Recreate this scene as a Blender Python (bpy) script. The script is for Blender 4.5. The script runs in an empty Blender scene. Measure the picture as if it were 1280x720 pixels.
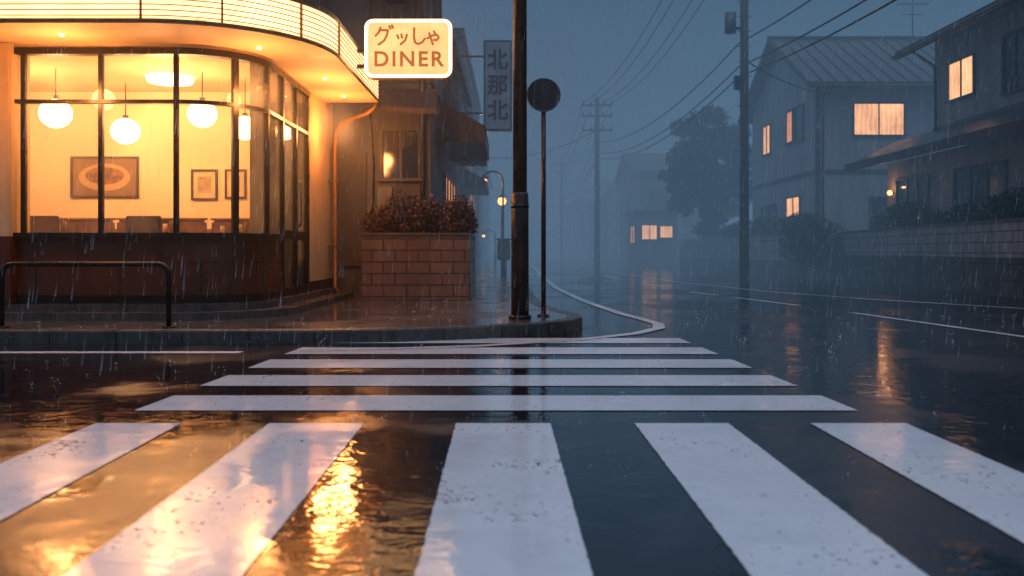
import bpy, bmesh, math, random
from mathutils import Vector, Matrix
import numpy as np
random.seed(7); rng=np.random.default_rng(7)
scene=bpy.context.scene
scene.view_settings.view_transform='Standard'
scene.view_settings.look='None'
scene.view_settings.exposure=0
col=scene.collection

# ------------------------------------------------------------ helpers
def empty(name):
    o=bpy.data.objects.new(name,None); o.empty_display_size=0.2; col.objects.link(o); return o
def mesh_obj(name,verts,faces,mat=None,parent=None,smooth=False):
    me=bpy.data.meshes.new(name); me.from_pydata([tuple(v) for v in verts],[],faces); me.update()
    o=bpy.data.objects.new(name,me); col.objects.link(o)
    if mat: me.materials.append(mat)
    if parent: o.parent=parent
    if smooth:
        for p in me.polygons: p.use_smooth=True
    return o
def bm_obj(name,bm,mat=None,parent=None,smooth=False):
    bmesh.ops.recalc_face_normals(bm,faces=bm.faces)
    me=bpy.data.meshes.new(name); bm.to_mesh(me); bm.free()
    o=bpy.data.objects.new(name,me); col.objects.link(o)
    if mat: me.materials.append(mat)
    if parent: o.parent=parent
    if smooth:
        for p in me.polygons: p.use_smooth=True
    return o
def box(name,x0,x1,y0,y1,z0,z1,mat,parent=None,bev=0.0,rot=None):
    bm=bmesh.new(); bmesh.ops.create_cube(bm,size=1)
    for v in bm.verts:
        v.co=Vector(((x0+x1)/2+v.co.x*(x1-x0),(y0+y1)/2+v.co.y*(y1-y0),(z0+z1)/2+v.co.z*(z1-z0)))
    if bev>0: bmesh.ops.bevel(bm,geom=bm.edges[:],offset=bev,segments=2,affect='EDGES')
    if rot: bmesh.ops.rotate(bm,verts=bm.verts[:],cent=((x0+x1)/2,(y0+y1)/2,(z0+z1)/2),matrix=rot)
    return bm_obj(name,bm,mat,parent)
def prism(name,pts,z0,z1,mat,parent=None,bev=0):
    bm=bmesh.new(); n=len(pts)
    a=[bm.verts.new((p[0],p[1],z0)) for p in pts]; b=[bm.verts.new((p[0],p[1],z1)) for p in pts]
    bm.faces.new(a[::-1]); bm.faces.new(b)
    for i in range(n): bm.faces.new((a[i],a[(i+1)%n],b[(i+1)%n],b[i]))
    return bm_obj(name,bm,mat,parent)
def offset_path(path,off):
    out=[]; n=len(path)
    for i,p in enumerate(path):
        p=Vector(p)
        d1=(Vector(path[i])-Vector(path[i-1])).normalized() if i>0 else None
        d2=(Vector(path[i+1])-Vector(path[i])).normalized() if i<n-1 else None
        if d1 is None: d1=d2
        if d2 is None: d2=d1
        n1=Vector((d1.y,-d1.x)); n2=Vector((d2.y,-d2.x)); m=(n1+n2).normalized()
        c=max(0.4,m.dot(n1)); out.append(p+m*(off/c))
    return out
def sweep(name,path,o0,o1,z0,z1,mat,parent=None):
    A=offset_path(path,o0); B=offset_path(path,o1); bm=bmesh.new(); R=[]
    for a,b in zip(A,B):
        R.append([bm.verts.new((a.x,a.y,z0)),bm.verts.new((b.x,b.y,z0)),bm.verts.new((b.x,b.y,z1)),bm.verts.new((a.x,a.y,z1))])
    for r,s in zip(R[:-1],R[1:]):
        for k in range(4): bm.faces.new((r[k],r[(k+1)%4],s[(k+1)%4],s[k]))
    bm.faces.new(R[0]); bm.faces.new(R[-1][::-1])
    return bm_obj(name,bm,mat,parent)
def tube(name,pts,r,mat,parent=None,res=10,smooth=True,radii=None):
    bm=bmesh.new(); pts=[Vector(p) for p in pts]; rings=[]
    up=None
    for i,p in enumerate(pts):
        d=(pts[min(i+1,len(pts)-1)]-pts[max(i-1,0)]).normalized()
        if up is None:
            up=Vector((0,0,1)) if abs(d.z)<0.9 else Vector((1,0,0))
        u=(up-d*up.dot(d)).normalized(); v=d.cross(u); up=u
        rr=radii[i] if radii else r
        rings.append([bm.verts.new(p+(u*math.cos(2*math.pi*k/res)+v*math.sin(2*math.pi*k/res))*rr) for k in range(res)])
    for a,b in zip(rings[:-1],rings[1:]):
        for k in range(res): bm.faces.new((a[k],a[(k+1)%res],b[(k+1)%res],b[k]))
    bm.faces.new(rings[0][::-1]); bm.faces.new(rings[-1])
    return bm_obj(name,bm,mat,parent,smooth)
def sphere(name,c,r,mat,parent=None,sz=1):
    bm=bmesh.new(); bmesh.ops.create_uvsphere(bm,u_segments=32,v_segments=18,radius=r)
    for v in bm.verts: v.co=Vector((v.co.x+c[0],v.co.y+c[1],v.co.z*sz+c[2]))
    return bm_obj(name,bm,mat,parent,True)
def arc(cx,cy,r,a0,a1,n):
    return [(cx+r*math.cos(math.radians(a0+(a1-a0)*i/n)),cy+r*math.sin(math.radians(a0+(a1-a0)*i/n))) for i in range(n+1)]

# ------------------------------------------------------------ materials
class NT:
    def __init__(s,name):
        s.m=bpy.data.materials.new(name); s.m.use_nodes=True; s.t=s.m.node_tree; s.t.nodes.clear()
        s.out=s.n('ShaderNodeOutputMaterial'); s.geo=s.n('ShaderNodeNewGeometry'); s.pos=s.geo.outputs['Position']
    def n(s,t,**k):
        nd=s.t.nodes.new(t)
        for a,b in k.items(): setattr(nd,a,b)
        return nd
    def l(s,a,b): s.t.links.new(a,b)
    def setin(s,sock,v):
        if hasattr(v,'is_output'): s.l(v,sock)
        else: sock.default_value=v
    def noise(s,scale,detail=4,rough=.55,vec=None,dist=0):
        n=s.n('ShaderNodeTexNoise'); n.inputs['Scale'].default_value=scale; n.inputs['Detail'].default_value=detail
        n.inputs['Roughness'].default_value=rough; n.inputs['Distortion'].default_value=dist
        s.l(vec or s.pos,n.inputs['Vector']); return n.outputs['Fac']
    def ramp(s,f,a,b,c0=0.,c1=1.):
        n=s.n('ShaderNodeMapRange'); s.l(f,n.inputs['Value']); n.inputs['From Min'].default_value=a; n.inputs['From Max'].default_value=b
        n.inputs['To Min'].default_value=c0; n.inputs['To Max'].default_value=c1; return n.outputs['Result']
    def math(s,op,a,b=0.,c=0.):
        n=s.n('ShaderNodeMath',operation=op)
        s.setin(n.inputs[0],a); s.setin(n.inputs[1],b); s.setin(n.inputs[2],c); return n.outputs[0]
    def mix(s,f,a,b):
        n=s.n('ShaderNodeMix',data_type='RGBA'); s.setin(n.inputs[0],f); s.setin(n.inputs[6],a); s.setin(n.inputs[7],b); return n.outputs[2]
    def scale(s,vec,v):
        n=s.n('ShaderNodeVectorMath',operation='MULTIPLY'); s.l(vec,n.inputs[0]); n.inputs[1].default_value=v; return n.outputs[0]
    def bump(s,h,strength,dist,normal=None):
        n=s.n('ShaderNodeBump'); n.inputs['Strength'].default_value=strength; n.inputs['Distance'].default_value=dist
        s.l(h,n.inputs['Height'])
        if normal: s.l(normal,n.inputs['Normal'])
        return n.outputs[0]
    def bsdf(s,base,rough,normal=None,metal=0,spec=.5,**k):
        b=s.n('ShaderNodeBsdfPrincipled'); s.setin(b.inputs['Base Color'],base); s.setin(b.inputs['Roughness'],rough)
        s.setin(b.inputs['Metallic'],metal); b.inputs['Specular IOR Level'].default_value=spec
        if normal: s.l(normal,b.inputs['Normal'])
        for a,v in k.items(): s.setin(b.inputs[a.replace('_',' ')],v)
        s.l(b.outputs[0],s.out.inputs['Surface']); return b
def C(r,g,b): return (r,g,b,1)
def stain(name,c,rough=.5,var=.35,scale=2.5,bump=.25,bscale=60,metal=0,spec=.4,streak=True):
    t=NT(name)
    n1=t.noise(scale,4,.6)
    if streak:
        v=t.scale(t.pos,(3.5,3.5,.35)); f=t.math('MULTIPLY',n1,t.noise(scale,3,.6,v))
    else: f=t.math('MULTIPLY',n1,n1)
    f=t.ramp(f,.12,.40)
    base=t.mix(f,C(*[x*(1-var) for x in c]),C(*[min(1,x*(1+var*.5)) for x in c]))
    r=t.ramp(n1,.3,.7,rough-.12,rough+.12)
    nb=t.bump(t.noise(bscale,2),bump,.01) if bump>=.15 else None
    t.bsdf(base,r,nb,metal,spec); return t.m
def emis(name,c,s,var=0,scale=3):
    t=NT(name); e=t.n('ShaderNodeEmission'); e.inputs['Strength'].default_value=s
    if var:
        f=t.ramp(t.noise(scale,2),.3,.7)
        t.l(t.mix(f,C(*[x*(1-var) for x in c]),C(*c)),e.inputs['Color'])
    else: e.inputs['Color'].default_value=C(*c)
    t.l(e.outputs[0],t.out.inputs['Surface']); return t.m

def wet_layers(t,pud_scale=.55,rippl=1.0,grain=1.0):
    """puddle mask, one summed height (in metres) of grain, ripples and rain rings"""
    flat=t.scale(t.pos,(1,1,0))
    big=t.noise(pud_scale,4,.62,flat,.6)
    pud=t.ramp(big,.42,.52)                       # 1 = puddle
    ag=t.noise(150,2,.7)
    agh=t.math('MULTIPLY',ag,t.ramp(pud,0,1,.0013*grain,.00004))
    rip=t.noise(3.6,2,.5,t.scale(t.pos,(1,1.2,1)),.8)
    rip2=t.noise(17,2,.6,t.scale(t.pos,(1,1.2,1)),.3)
    vor=t.n('ShaderNodeTexVoronoi'); vor.inputs['Scale'].default_value=3.3; t.l(flat,vor.inputs['Vector'])
    d=vor.outputs['Distance']
    rnd=t.n('ShaderNodeSeparateColor'); t.l(vor.outputs['Color'],rnd.inputs[0])
    w=t.math('SINE',t.math('MULTIPLY',d,80.))
    rad=t.math('MULTIPLY_ADD',rnd.outputs[1],.30,.03)
    fall=t.math('MAXIMUM',t.math('SUBTRACT',1.,t.math('DIVIDE',t.math('ABSOLUTE',t.math('SUBTRACT',d,rad)),.09)),0.)
    rg=t.math('MULTIPLY',w,fall)
    h=t.math('MULTIPLY_ADD',rip,.0042*rippl,agh)
    h=t.math('MULTIPLY_ADD',rip2,.0015*rippl,h)
    h=t.math('MULTIPLY_ADD',rg,.00022*rippl,h)
    return big,pud,ag,h

def asphalt_mat(name):
    t=NT(name); big,pud,ag,h=wet_layers(t)
    nrm=t.bump(h,1,1)
    c=t.mix(t.ramp(ag,.35,.75),C(.010,.013,.018),C(.038,.044,.054))
    c=t.mix(pud,c,C(.007,.009,.013))
    patch=t.noise(1.1,4,.7)
    r=t.math('MULTIPLY_ADD',t.ramp(patch,.35,.65),.08,t.ramp(pud,0,1,.14,.03))
    t.bsdf(c,r,nrm,spec=.95); return t.m
def paint_mat():
    t=NT('wet_road_paint'); big,pud,ag,h=wet_layers(t,.55,.5,.7)
    worn=t.noise(34,5,.78); worn2=t.noise(2.2,3,.6)
    f=t.math('ADD',worn,t.math('MULTIPLY',worn2,.5))
    hole=t.ramp(f,.885,.92)
    film=t.ramp(worn2,.35,.7)
    c=t.mix(film,C(.76,.77,.79),C(.86,.86,.86))
    c=t.mix(t.ramp(t.noise(7,5,.75),.5,.8,0,.4),c,C(.44,.44,.46))
    c=t.mix(hole,c,C(.05,.05,.055))
    r=t.math('MULTIPLY_ADD',pud,-.11,t.ramp(worn,.3,.7,.15,.27))
    h=t.math('MULTIPLY_ADD',hole,-.0012,h)
    t.bsdf(c,r,t.bump(h,1,1),spec=.9); return t.m
M={}
M['asphalt']=asphalt_mat('wet_asphalt'); M['paint']=paint_mat()
def pavement_mat():
    t=NT('wet_paving'); big,pud,ag,h=wet_layers(t,.8,.8)
    br=t.n('ShaderNodeTexBrick'); br.inputs['Scale'].default_value=1; br.inputs['Brick Width'].default_value=.45; br.inputs['Row Height'].default_value=.3
    br.inputs['Mortar Size'].default_value=.008; br.inputs['Color1'].default_value=C(.085,.078,.072); br.inputs['Color2'].default_value=C(.13,.118,.108)
    br.inputs['Mortar'].default_value=C(.03,.03,.03); t.l(t.pos,br.inputs['Vector'])
    c=t.mix(t.ramp(t.noise(3,5),.3,.7,0,.6),br.outputs['Color'],C(.045,.042,.04))
    h=t.math('MULTIPLY_ADD',br.outputs['Fac'],-.0015,h)
    r=t.ramp(pud,0,1,.22,.07); t.bsdf(c,r,t.bump(h,1,1),spec=.9); return t.m
M['paving']=pavement_mat()
M['kerb']=stain('kerb_concrete',(.08,.070,.062),.28,.5,4,.5,90)
M['soil']=stain('soil',(.04,.04,.035),.6,.4,1,.6,20)
def brick_mat(name,c1,c2,mort,w,h,rough=.5,ms=.012):
    t=NT(name); s=t.n('ShaderNodeSeparateXYZ'); t.l(t.pos,s.inputs[0]); cb=t.n('ShaderNodeCombineXYZ')
    t.l(t.math('ADD',s.outputs[0],s.outputs[1]),cb.inputs[0]); t.l(s.outputs[2],cb.inputs[1])
    br=t.n('ShaderNodeTexBrick'); br.inputs['Scale'].default_value=1; br.inputs['Brick Width'].default_value=w; br.inputs['Row Height'].default_value=h
    br.inputs['Mortar Size'].default_value=ms; br.inputs['Color1'].default_value=C(*c1); br.inputs['Color2'].default_value=C(*c2); br.inputs['Mortar'].default_value=C(*mort)
    t.l(cb.outputs[0],br.inputs['Vector'])
    st=t.noise(1.6,5,.65,t.scale(t.pos,(2,2,.5)))
    c=t.mix(t.ramp(st,.4,.75,0,.75),br.outputs['Color'],C(*[x*.35 for x in c1]))
    h=t.math('MULTIPLY_ADD',br.outputs['Fac'],-.008,t.math('MULTIPLY',t.noise(70,2),.0018))
    t.bsdf(c,t.ramp(st,.3,.7,rough-.15,rough+.1),t.bump(h,1,1),spec=.4); return t.m
M['blockwall']=brick_mat('concrete_block',(.30,.31,.32),(.24,.25,.26),(.07,.07,.07),.40,.20)
M['retaining']=brick_mat('dark_stone_block',(.05,.05,.05),(.075,.075,.075),(.02,.02,.02),.6,.3)
M['planter']=brick_mat('planter_brick',(.15,.085,.06),(.19,.115,.08),(.05,.04,.03),.34,.17,.4)
M['dtile']=brick_mat('brown_tile',(.085,.024,.009),(.11,.032,.012),(.02,.009,.006),.9,.36,.25,.006)
M['frame']=stain('dark_bronze_frame',(.016,.010,.006),.35,.3,5,.05,60,.2)
M['cream']=stain('cream_plaster',(.62,.42,.22),.5,.18,2,.15,50)
M['interior']=stain('interior_wall',(.78,.59,.38),.7,.08,1.2,.05,30,streak=False)
M['ceiling']=stain('soffit_paint',(.62,.46,.28),.6,.12,1.2,.05,30,streak=False)
M['floor']=stain('interior_floor',(.18,.09,.045),.35,.3,2,.05,20,streak=False)
M['darkmetal']=stain('black_metal',(.02,.018,.017),.28,.4,6,.15,60,.5)
M['polemetal']=stain('brown_pole_metal',(.045,.032,.026),.33,.5,5,.3,60,.3)
M['greymetal']=stain('grey_metal',(.12,.125,.13),.4,.4,5,.2,50,.5)
M['concretepole']=stain('pole_concrete',(.08,.08,.08),.55,.4,3,.3,40)
M['rib']=stain('marquee_rib',(.30,.13,.04),.35,.2,5,.05,40,.3)
M['walldark']=stain('dark_stucco',(.055,.058,.065),.6,.5,1.2,.5,45)
M['wallgrey']=stain('grey_stucco',(.17,.18,.20),.6,.45,1.0,.5,45)
M['wallmid']=stain('stained_stucco',(.10,.108,.125),.6,.55,1.0,.5,45)
def siding(name,c,p=.24,var=.35):
    t=NT(name); s=t.n('ShaderNodeSeparateXYZ'); t.l(t.pos,s.inputs[0])
    w=t.math('FRACT',t.math('DIVIDE',s.outputs[2],p))
    st=t.noise(.9,5,.6,t.scale(t.pos,(2.5,2.5,.4)))
    line=t.ramp(w,.0,.06,.45,1.0)
    base=t.mix(t.ramp(st,.35,.7),C(*[x*(1-var) for x in c]),C(*c))
    m=t.n('ShaderNodeMix',data_type='RGBA',blend_type='MULTIPLY'); m.inputs[0].default_value=.6
    t.l(base,m.inputs[6]); cc=t.n('ShaderNodeCombineColor')
    for i in range(3): t.l(line,cc.inputs[i])
    t.l(cc.outputs[0],m.inputs[7])
    t.bsdf(m.outputs[2],.5,t.bump(w,.5,.012),spec=.4); return t.m
M['siding1']=siding('house_siding',(.40,.41,.43))
M['siding2']=siding('house_siding_dark',(.26,.27,.29),.18)
M['trim']=stain('dark_trim',(.06,.058,.06),.45,.3,3,.1)
M['slat']=siding('shutter_slats',(.09,.085,.085),.07)
M['roof']=stain('metal_roof',(.08,.085,.095),.38,.4,1.2,.1,20,.3)
M['tileroof']=brick_mat('roof_tile',(.045,.047,.055),(.06,.062,.07),(.015,.015,.015),.28,.12,.4,.012)
M['awning']=stain('awning_fabric',(.10,.045,.026),.45,.4,3,.2,80)
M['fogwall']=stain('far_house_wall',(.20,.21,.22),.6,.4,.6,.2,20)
def leaf_mat(name,a,b,sc=1.4):
    t=NT(name); c=t.mix(t.ramp(t.noise(sc,3),.35,.65),C(*a),C(*b)); c=t.mix(t.ramp(t.noise(25,2),.35,.7,0,.6),c,C(*[x*.35 for x in a]))
    t.bsdf(c,.4,spec=.4); return t.m
M['leaf']=leaf_mat('wet_foliage',(.018,.026,.018),(.04,.055,.035))
M['hedge']=leaf_mat('hedge_foliage',(.020,.026,.018),(.04,.048,.03))
M['leafred']=leaf_mat('reddish_foliage',(.055,.022,.014),(.09,.038,.022),3)
M['bark']=stain('bark',(.05,.04,.03),.7,.5,6,.8,30)
def glass_mat(name,tint=(.97,.95,.92),g=.05):
    t=NT(name); tr=t.n('ShaderNodeBsdfTransparent'); tr.inputs[0].default_value=C(*tint)
    gl=t.n('ShaderNodeBsdfGlossy'); gl.inputs['Roughness'].default_value=.04
    d=t.n('ShaderNodeBsdfTranslucent'); d.inputs[0].default_value=C(.9,.85,.8)
    fr=t.n('ShaderNodeFresnel'); fr.inputs[0].default_value=1.40
    m1=t.n('ShaderNodeMixShader'); t.l(fr.outputs[0],m1.inputs[0]); t.l(tr.outputs[0],m1.inputs[1]); t.l(gl.outputs[0],m1.inputs[2])
    m2=t.n('ShaderNodeMixShader'); 
    wet=t.ramp(t.noise(3,4,.6,t.scale(t.pos,(1,1,.5))),.3,.8,g*.3,g*1.7); t.l(wet,m2.inputs[0])
    t.l(m1.outputs[0],m2.inputs[1]); t.l(d.outputs[0],m2.inputs[2]); t.l(m2.outputs[0],t.out.inputs[0]); return t.m
M['glass']=glass_mat('window_glass')
M['darkglass']=(lambda t:(t.bsdf(C(.012,.015,.02),.08,t.bump(t.noise(1.5,2),.1,.02),spec=.7),t.m)[1])(NT('dark_window_glass'))
def litwin(name,c,s):
    t=NT(name); sp=t.n('ShaderNodeSeparateXYZ'); t.l(t.pos,sp.inputs[0])
    h=t.math('ADD',sp.outputs[0],sp.outputs[1])
    fold=t.math('SINE',t.math('MULTIPLY_ADD',h,38.,t.math('MULTIPLY',t.noise(1.5,2),8.)))
    f=t.math('MULTIPLY_ADD',fold,.10,t.ramp(t.noise(1.3,3),.3,.7,.55,1.))
    e=t.n('ShaderNodeEmission'); e.inputs[0].default_value=C(*c); t.l(t.math('MULTIPLY',f,s),e.inputs[1]); t.l(e.outputs[0],t.out.inputs[0]); return t.m
M['lit']=litwin('lit_curtain',(1,.46,.22),1.9)
M['litdim']=litwin('lit_curtain_dim',(1,.40,.18),1.1)
M['globe']=emis('globe_lamp_glass',(1,.60,.27),18)
M['lampdisc']=emis('ceiling_lamp_glass',(1,.62,.30),8)
M['marquee']=emis('marquee_lightbox',(1,.54,.23),3.6,.3,1.6)
M['signface']=emis('sign_lightbox',(1,.50,.19),1.7,.25,2.5)
M['signrim']=emis('sign_neon_rim',(1,.55,.24),7)
M['signtext']=(lambda t:(t.bsdf(C(.20,.055,.012),.5,Emission_Color=C(.40,.11,.02),Emission_Strength=1.),t.m)[1])(NT('sign_letter'))
M['lampglow']=emis('street_lamp_glass',(1,.36,.10),6)
WARM=(1,.43,.145)
WARM2=(1,.37,.10)

# ------------------------------------------------------------ ground, road, pavement
g=mesh_obj('ground',[(-400,-200,-.004),(400,-200,-.004),(400,600,-.004),(-400,600,-.004)],[(0,1,2,3)],M['soil'])
road=mesh_obj('road',[(-60,-30,0),(40,-30,0),(40,7,0),(11.5,11.5,0),(10.6,30,0),(9.9,60,0),(9.5,300,0),(-60,300,0)],[(0,1,2,3,4,5,6,7)],M['asphalt'])
kerb_path=[(-60,8.12),(-20,8.12),(-6,8.12),(-1.8,8.16),(-1.0,8.3),(-.3,8.58),(.28,8.96),(.62,9.36),(.77,9.8),(.78,10.2),(.68,10.7),(.52,11.4),(.42,12.5),(.36,15),(.36,22),(.5,40),(.9,80),(1.5,200)]
pav=empty('sidewalk')
inner=offset_path(kerb_path,-.16)
prism('paving_surface',[(p.x,p.y) for p in inner]+[(-60,200)],-.02,.12,M['paving'],pav)
k=sweep('kerb_stones',kerb_path,0,-.16,-.02,.127,M['kerb'],pav)
bv=k.modifiers.new('b','BEVEL'); bv.width=.02; bv.segments=2; bv.limit_method='ANGLE'
# kerb joints
kp=[Vector(p) for p in kerb_path[2:14]]; jv=[];jf=[]; acc=0
for a,b in zip(kp[:-1],kp[1:]):
    d=b-a; L=d.length; d.normalize(); n=Vector((d.y,-d.x)); s=(.6-acc)%.6
    while s<L:
        q=a+d*s; o=len(jv)
        for u in (-.004,.004): jv+=[((q+d*u+n*.0015).x,(q+d*u+n*.0015).y,.0),((q+d*u+n*.0015).x,(q+d*u+n*.0015).y,.108)]
        jf.append((o,o+1,o+3,o+2)); s+=.6
    acc=(acc+L)%.6
mesh_obj('kerb_joints',jv,jf,M['darkmetal'],pav)

def strip(path,w,z=.004):
    A=offset_path(path,w/2); B=offset_path(path,-w/2)
    v=[(a.x,a.y,z) for a in A]+[(b.x,b.y,z) for b in B]; n=len(path)
    f=[(i,i+1,n+i+1,n+i) for i in range(n-1)]
    return v,f
def merge(name,parts,mat,parent=None):
    V=[];F=[]
    for v,f in parts:
        o=len(V); V+=v; F+=[tuple(i+o for i in q) for q in f]
    ob=mesh_obj(name,V,F,mat,parent)
    bm=bmesh.new(); bm.from_mesh(ob.data); bmesh.ops.recalc_face_normals(bm,faces=bm.faces)
    for fc in bm.faces:
        if fc.normal.z<0: fc.normal_flip()
    bm.to_mesh(ob.data); bm.free(); return ob
def rough_quad(p,z=.004,j=.0014):
    V=[]
    for a,b in zip(p,p[1:]+p[:1]):
        a=Vector(a); b=Vector(b); d=b-a; L=d.length; nn=Vector((d.y,-d.x)).normalized(); kk=max(2,int(L/.02))
        for i in range(kk): 
            q=a+d*(i/kk)+nn*random.gauss(0,j)*(1 if i else 0); V.append((q.x,q.y,z))
    return V,[tuple(range(len(V)))]
parts=[]
sk=-.0107
for x0,x1 in [(-2.04,-1.62),(-1.19,-.725),(-.274,.188),(.60,1.06),(1.462,1.93)]:
    y1=4.39; y0=.6
    parts.append(rough_quad([(x0-sk*(y1-y0),y0),(x1-sk*(y1-y0),y0),(x1,y1),(x0,y1)]))
parts2=[]
for i in range(5):
    y0=4.74+.86*i; y1=y0+[.49,.48,.5,.5,.48][i]
    L=lambda y:-2.0+.055*(y-4.74); R=lambda y:1.83-.055*(y-4.74)
    parts2.append(rough_quad([(L(y0),y0),(R(y0),y0),(R(y1),y1),(L(y1),y1)]))
cw=empty('crosswalk'); merge('stripes',parts,M['paint'],cw)
cw2=empty('crosswalk'); merge('stripes',parts2,M['paint'],cw2)
rl=empty('road_markings')
merge('edge_line',[strip([(-1.78,7.56),(-1.2,7.66),(-.3,7.92),(.6,8.45),(1.25,9.1),(1.6,9.75),(1.68,10.3),(1.62,10.9),(1.45,12),(1.2,15),(1.0,20),(.98,30),(1.2,60),(1.8,150)],.13,.008)],M['paint'],rl)
merge('stop_line',[strip([(-12,7.42),(-2.25,7.45)],.14)],M['paint'],rl)
merge('lane_line',[strip([(5.6,4.2),(5.03,8.8),(4.63,12.2)],.12),strip([(4.42,13.8),(4.0,16.1)],.13),strip([(3.87,17.0),(3.63,18.3)],.13),strip([(3.5,20.5),(3.3,23)],.13),strip([(3.2,26),(3.1,30)],.13)],M['paint'],rl)
merge('side_line',[strip([(9.6,8.5),(7.6,12.8),(6.2,15.6),(5.3,18.3),(4.4,24),(4.0,32),(4.0,60)],.12)],M['paint'],rl)

# ------------------------------------------------------------ diner
D=empty('diner_building')
wall=[(-10,9.6),(-3.6,9.6)]+arc(-3.6,10.4,.8,-90,0,12)[1:]+[(-2.8,12.3)]
full=wall+[(-2.8,14.0)]
Z0=.28
def inpoly(path,off,x=-10,yb=14): 
    p=offset_path(path,off); return [(q.x,q.y) for q in p]+[(x,yb)]
prism('plinth',inpoly(full,.32,-10,14.0),.10,.20,M['kerb'],D)
prism('floor_slab',inpoly(full,.10,-10,13.99),.20,Z0,M['kerb'],D)
prism('interior_floor',inpoly(wall,-.14,-10,12.25),Z0,Z0+.01,M['floor'],D)
sweep('base_wall',wall[:-1]+[(-2.8,10.9)],0,-.12,Z0,.98,M['dtile'],D)
sweep('sill',wall[:-1]+[(-2.8,10.9)],.05,-.14,.98,1.04,M['frame'],D)
sweep('skirting',wall[:-1]+[(-2.8,10.9)],.02,-.1,Z0,Z0+.09,M['frame'],D)
sweep('window_head',wall,.03,-.10,2.95,3.02,M['frame'],D)
sweep('head_band',wall,.012,-.09,3.02,3.06,M['cream'],D)
sweep('transom_bar',wall,.02,-.05,2.425,2.465,M['frame'],D)
sweep('glazing',wall,-.02,-.026,1.04,2.95,M['glass'],D)
def mullion(x,y,ang,z0=1.04,z1=2.95,w=.048,d=.06):
    rot=Matrix.Rotation(math.radians(ang),3,'Z')
    box('mullion',x-w/2,x+w/2,y-d/2,y+d/2,z0,z1,M['frame'],D,.005,rot)
for x in (-6.1,-5.24,-4.41): mullion(x,9.62,0)
for x in (-8.9,-8.0,-7.1): mullion(x,9.62,0)
for a in (-90,-45,-8):
    mullion(-3.6+.79*math.cos(math.radians(a)),10.4+.79*math.sin(math.radians(a)),a+90,w=.07 if a==-45 else .048)
mullion(-2.81,10.93,90,Z0,2.95,.07); mullion(-2.81,11.6,90,Z0,2.95,.06); mullion(-2.81,12.27,90,Z0,2.95,.07)
box('door_glazing',-2.84,-2.83,10.95,12.25,Z0+.12,1.04,M['glass'],D)
for z in (Z0+.06,1.05): box('door_rail',-2.85,-2.79,10.97,11.57,z-.06,z+.05,M['frame'],D,.005); 
for z in (Z0+.06,1.05): box('door_rail',-2.85,-2.79,11.63,12.24,z-.06,z+.05,M['frame'],D,.005)
tube('door_handle',[(-2.74,11.5,1.15),(-2.71,11.5,1.2),(-2.71,11.5,1.7),(-2.74,11.5,1.75)],.014,M['greymetal'],D)
box('corner_pillar',-3.1,-2.8,12.31,14.0,Z0,3.06,M['cream'],D,.01)
box('pillar_base',-3.08,-2.785,12.33,13.98,Z0,Z0+.14,M['frame'],D)
box('left_pillar',-5.75,-5.32,9.5,9.9,Z0,3.06,M['cream'],D,.012)
box('left_pillar_base',-5.77,-5.30,9.48,9.92,Z0,1.0,M['dtile'],D,.01)
box('back_wall',-10,-3.1,12.5,12.7,Z0,3.06,M['interior'],D)
box('back_wall_trim',-10,-3.1,12.46,12.5,Z0,1.15,M['floor'],D)
can=[(-10,8.7),(-3.6,8.7)]+arc(-3.6,10.3,1.6,-90,0,20)[1:]+[(-2.0,13.4)]
canp=[tuple(p) for p in can]+[(-2.8,13.4),(-2.8,14.0),(-10,14.0)]
prism('canopy_soffit',canp,3.06,3.12,M['ceiling'],D)
sweep('fascia_backing',can,-.03,-.10,3.12,3.47,M['rib'],D)
sweep('fascia_lightbox',can,.0,-.03,3.09,3.47,M['marquee'],D)
for i in range(8):
    z=3.075+i*.054; hh=.0075 if i not in (0,7) else .026
    sweep('fascia_rib',can,.016,.001,z,z+hh,M['rib'],D)
for i in (0,6,13,20):
    a=-90+90*i/20
    x=-3.6+1.61*math.cos(math.radians(a)); y=10.3+1.61*math.sin(math.radians(a))
    box('fascia_joint',x-.009,x+.009,y-.015,y+.015,3.08,3.48,M['rib'],D,0,Matrix.Rotation(math.radians(a+90),3,'Z'))
for x in (-5.2,-6.8,-8.4): box('fascia_joint',x-.009,x+.009,8.675,8.70,3.08,3.48,M['rib'],D)
prism('canopy_roof',canp,3.472,3.52,M['trim'],D)
up=[(-10,9.9),(-3.9,9.9)]+arc(-3.9,10.5,.6,-90,0,8)[1:]+[(-3.3,14.0),(-10,14.0)]
prism('upper_storey',up,3.52,6.6,M['walldark'],D)
for (x,y) in [(-6.4,9.15),(-4.6,9.15),(-2.75,9.75),(-2.4,11.5),(-2.4,12.8)]:  # invented fill points with tiny glowing discs, added to brighten soffit and sidewalk
    bm=bmesh.new(); bmesh.ops.create_cone(bm,cap_ends=True,segments=16,radius1=.022,radius2=.022,depth=.02)
    bmesh.ops.translate(bm,verts=bm.verts,vec=(x,y,3.05)); bm_obj('added_soffit_disc',bm,M['lampdisc'],D)
    L=bpy.data.lights.new('soffit_fill','POINT'); L.energy=52; L.color=WARM2; L.shadow_soft_size=.12
    o=bpy.data.objects.new('soffit_fill',L); o.location=(x,y,2.55); col.objects.link(o); o.parent=D
for (x,y) in [(-4.35,11.4),(-7.0,11.4)]:
    bm=bmesh.new(); bmesh.ops.create_cone(bm,cap_ends=True,segments=28,radius1=.27,radius2=.3,depth=.07)
    bmesh.ops.translate(bm,verts=bm.verts,vec=(x,y,3.02)); bm_obj('ceiling_lamp',bm,M['lampdisc'],D)
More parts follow.
